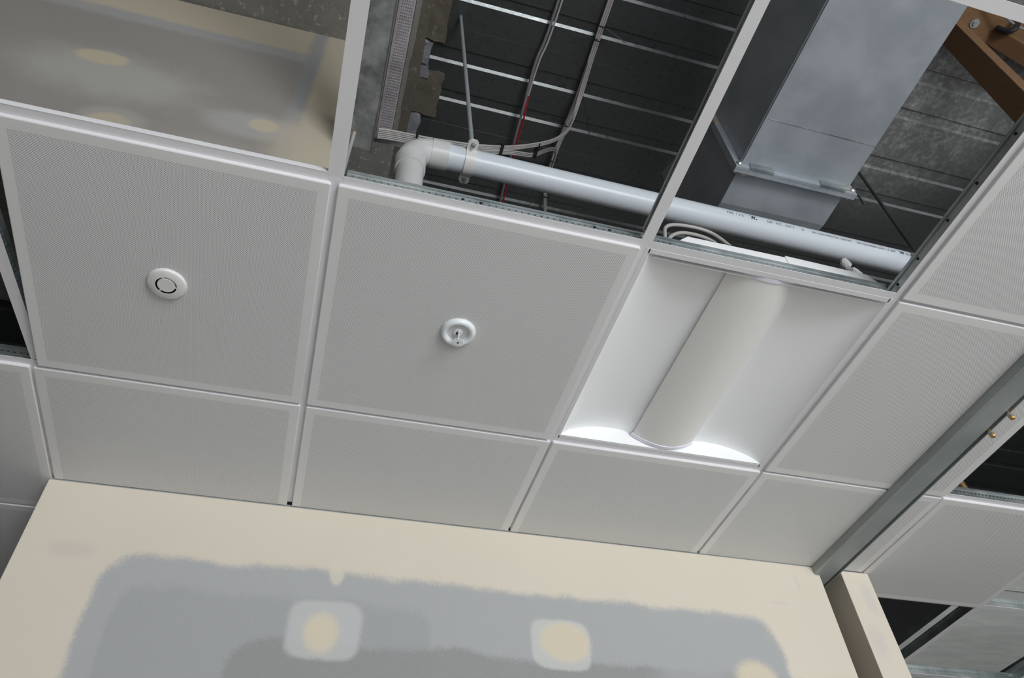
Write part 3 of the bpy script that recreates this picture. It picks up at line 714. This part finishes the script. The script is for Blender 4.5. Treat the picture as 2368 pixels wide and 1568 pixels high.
# ------------------------------------------------------------------ tray and galvanised trunking by the beam
t = thing('cable_tray', 'dimpled steel cable tray on edge of the concrete beam, top left of open bay', 'cable tray', (0.685, 0.2, 2.0))
MB().box(0.650, 0.722, -1.8, 0.96, 2.000, 2.0015).box(0.650, 0.652, -1.8, 0.96, 2.0, 2.05).box(0.720, 0.722, -1.8, 0.96, 2.0, 2.05).build('base', 'tray', t)
dm = MB()
yy = -0.35
while yy < 0.955:
    for k in range(6):
        dm.box(0.6660+k*0.0085, 0.6695+k*0.0085, yy, yy+0.0055, 1.9985, 2.0005)
    yy += 0.013
dm.build('dimples', 'galv', t, kind='stuff')
t = thing('steel_trunking', 'flat galvanised trunking beside the dimpled tray and the white edge bar', 'trunking', (0.58, 0.2, 1.9))
MB().box(0.500, 0.6435, -1.8, 1.000, 1.900, 1.965).build('body', 'galv_dull', t, bevel=0.002)
MB().box(0.6415, 0.6445, -1.8, 0.998, 1.897, 1.92).build('seam', 'galv', t)
for (sx, sy) in ((0.547, 0.914), (0.542, 0.985), (0.6425, -0.02)): MB().lathe([(0.0001, -0.004), (0.004, -0.003), (0.005, 0.0)], (sx, sy, 1.9), n=8).build('screw', 'brass', t)
tag(MB().tube(smooth_path([(0.56, .90, 1.86), (0.552, .955, 1.80), (0.545, 1.02, 1.76), (0.530, 1.12, 1.72)]), 0.008, 8).build('power_cable', 'cable'), 'short white cable below the trunking end, beside the white edge bar', 'cable')
tag(MB().box(0.646, 0.80, 0.975, 0.995, 1.985, 2.0).build('support_bracket', 'galv_dull'), 'dark steel bracket under the end of the dimpled tray', 'bracket')

# ------------------------------------------------------------------ air duct with bolted flange
D = thing('air_duct', 'large rectangular galvanised air duct with a bolted flange joint', 'duct', (2.52, 0.0, 1.9))
dx0, dx1, dz0, dz1 = 2.25, 2.80, 1.75, 2.24
MB().box(dx0, dx1, -1.8, 0.572, dz0, dz1).build('duct_section', 'duct', D, bevel=0.003)
sec = [(0.60, dz0), (0.78, dz0), (0.86, dz0+0.02), (0.95, dz0+0.08), (1.05, dz0+0.20), (1.10, dz0+0.32), (1.10, dz1+0.3), (0.60, dz1)]
MB().prism(sec, 'x', dx0, dx1).build('duct_section', 'duct', D, bevel=0.003)
MB().box(dx0-0.002, dx0+0.012, -1.8, 0.56, dz0-0.004, dz0+0.004).box(dx0-0.006, dx0, -1.8, 0.56, dz0+0.006, dz0+0.020).build('seam', 'duct', D, bevel=0.001)
MB().box(dx0-0.001, dx1+0.001, 0.345, 0.348, dz0-0.001, dz0+0.01).build('joint_line', 'galv_dull', D)
fo = 0.036
def flange(y0, y1):
    b = MB(); b.box(dx0-fo, dx1+fo, y0, y1, dz0-fo, dz0).box(dx0-fo, dx1+fo, y0, y1, dz1, dz1+fo)
    b.box(dx0-fo, dx0, y0, y1, dz0+0.0005, dz1).box(dx1, dx1+fo, y0, y1, dz0+0.0005, dz1)
    return b
flange(0.569, 0.5845).build('flange', 'duct', D, bevel=0.0015); flange(0.5855, 0.601).build('flange', 'duct', D, bevel=0.0015)
for cxx, czz in ((dx0-0.016, dz0-0.014), (dx1+0.016, dz0-0.014), (dx0-0.016, dz1+0.014)):
    MB().lathe([(0.0001, -0.030), (0.010, -0.028), (0.0155, -0.022), (0.0155, -0.016), (0.008, -0.016), (0.008, 0.03)], (cxx, 0.585, czz), (0, 1, 0), 18).build('corner_bolt', 'galv', D)
for a in ((dx0+0.03, dx0+0.15), (dx1-0.16, dx1-0.03)):
    MB().prism([(a[0], dz0-fo-0.003), (a[1], dz0-fo-0.003), (a[1], dz0-0.004), (a[0]+0.01, dz0-0.002)], 'y', 0.560, 0.574).build('flange_clip', 'galv', D, bevel=0.002)
lump((dx0-0.022, 0.572, dz1-0.07), (0.016, 0.012, 0.075), 11).build('sealant', 'sealant', D)
lump((dx1-0.06, 0.566, dz0-0.010), (0.085, 0.007, 0.012), 12).build('sealant', 'sealant', D)
lump((dx0+0.03, 0.606, dz0-0.016), (0.06, 0.008, 0.016), 13).build('sealant', 'sealant', D)

tag(MB().tube([(3.417, 0.845, 2.6), (3.11, 0.671, 1.5), (3.0, 0.61, 1.12)], 0.0085, 10).build('brace_rod', 'steel_rod'), 'thin dark steel brace rod slanting down right of the duct', 'rod')
tag(MB().tube([(2.905, 0.592, 3.2), (2.906, 0.610, 1.86), (2.906, 0.613, 1.72)], 0.006, 8).build('threaded_rod', 'steel_rod'), 'short threaded hanger rod at the right corner of the duct flange', 'rod')

# ------------------------------------------------------------------ timber truss
T = thing('timber_truss', 'pine roof truss in the top right corner, chord with slanting webs', 'truss', (3.9, 0.0, 3.0))
MB().box(3.2, 7.5, -0.10, 0.095, 2.955, 3.15).build('chord', 'wood', T, bevel=0.003)
def board(p0, p1, wy, wt, name='web'):
    p0, p1 = Vector(p0), Vector(p1); ax = (p1-p0).normalized(); ay = Vector((0, 1, 0)); az = ax.cross(ay)
    return MB().obox((p0+p1)/2, ax, ay, az, (p1-p0).length/2, wy, wt).build(name, 'wood', T, bevel=0.002)
board((3.58, 0.03, 3.02), (3.306, 0.03, 1.40), 0.055, 0.042)
board((3.93, 0.03, 3.02), (4.12, 0.03, 2.4), 0.045, 0.045)
for sx, sz in ((3.765, 2.952),):
    MB().lathe([(0.0001, -0.012), (0.014, -0.012), (0.015, -0.003), (0.027, -0.003), (0.027, 0.0)], (sx, -0.005, sz), (0, 0, 1), 14, False).build('bolt', 'galv_dull', T)
q = thing('cable_saddle', 'black plastic saddle holding a thin cable under the truss chord at top right', 'bracket', (3.93, -0.04, 2.9))
MB().tube(smooth_path([(3.89, -0.02, 2.93), (3.91, -0.03, 2.87), (3.94, -0.06, 2.86), (3.97, -0.10, 2.93)], 5), 0.016, 8).build('saddle', 'black', q)
tag(MB().tube(smooth_path([(3.66, -0.18, 2.93), (3.78, -0.125, 2.9), (3.94, -0.07, 2.885), (4.2, -0.05, 2.87)]), 0.007, 8).build('thin_cable', 'cable_grey'), 'thin grey-green cable passing through the black saddle at top right', 'cable')

# ------------------------------------------------------------------ bright duct low above the right bays
D2 = thing('sheet_metal_panel', 'bright galvanised sheet metal just above the open bays at lower right', 'sheet metal', (3.5, 1.6, 0.21))
MB().box(3.203, 3.86, 0.72, 2.75, 0.20, 0.2015).build('sheet', 'foil', D2)
MB().box(3.2015, 3.203, 0.72, 2.75, 0.1995, 0.228).build('turned_edge', 'galv', D2)
MB().box(3.203, 3.86, 1.33, 1.334, 0.198, 0.2).build('seam', 'galv', D2)
tag(MB().prism([(4.0, 0.25), (4.08, 0.22), (4.16, 0.25), (4.08, 0.40)], 'y', 0.7, 2.75).build('steel_purlin', 'galv'), 'dark steel section beside the bright duct at the very corner', 'beam')
tag(MB().box(4.66, 4.76, 2.35, 2.45, 1.6, 3.2).build('timber_post', 'wood'), 'dim brown timber seen through the small dark hole at right', 'post')
q = thing('copper_elbow', 'small orange copper piece peeking over the bar at the small dark hole', 'pipe fitting', (2.745, 0.805, 0.25))
MB().tube([(2.742, 0.80, 0.20), (2.744, 0.805, 0.262)], 0.011, 10).build('body', 'brass', q)
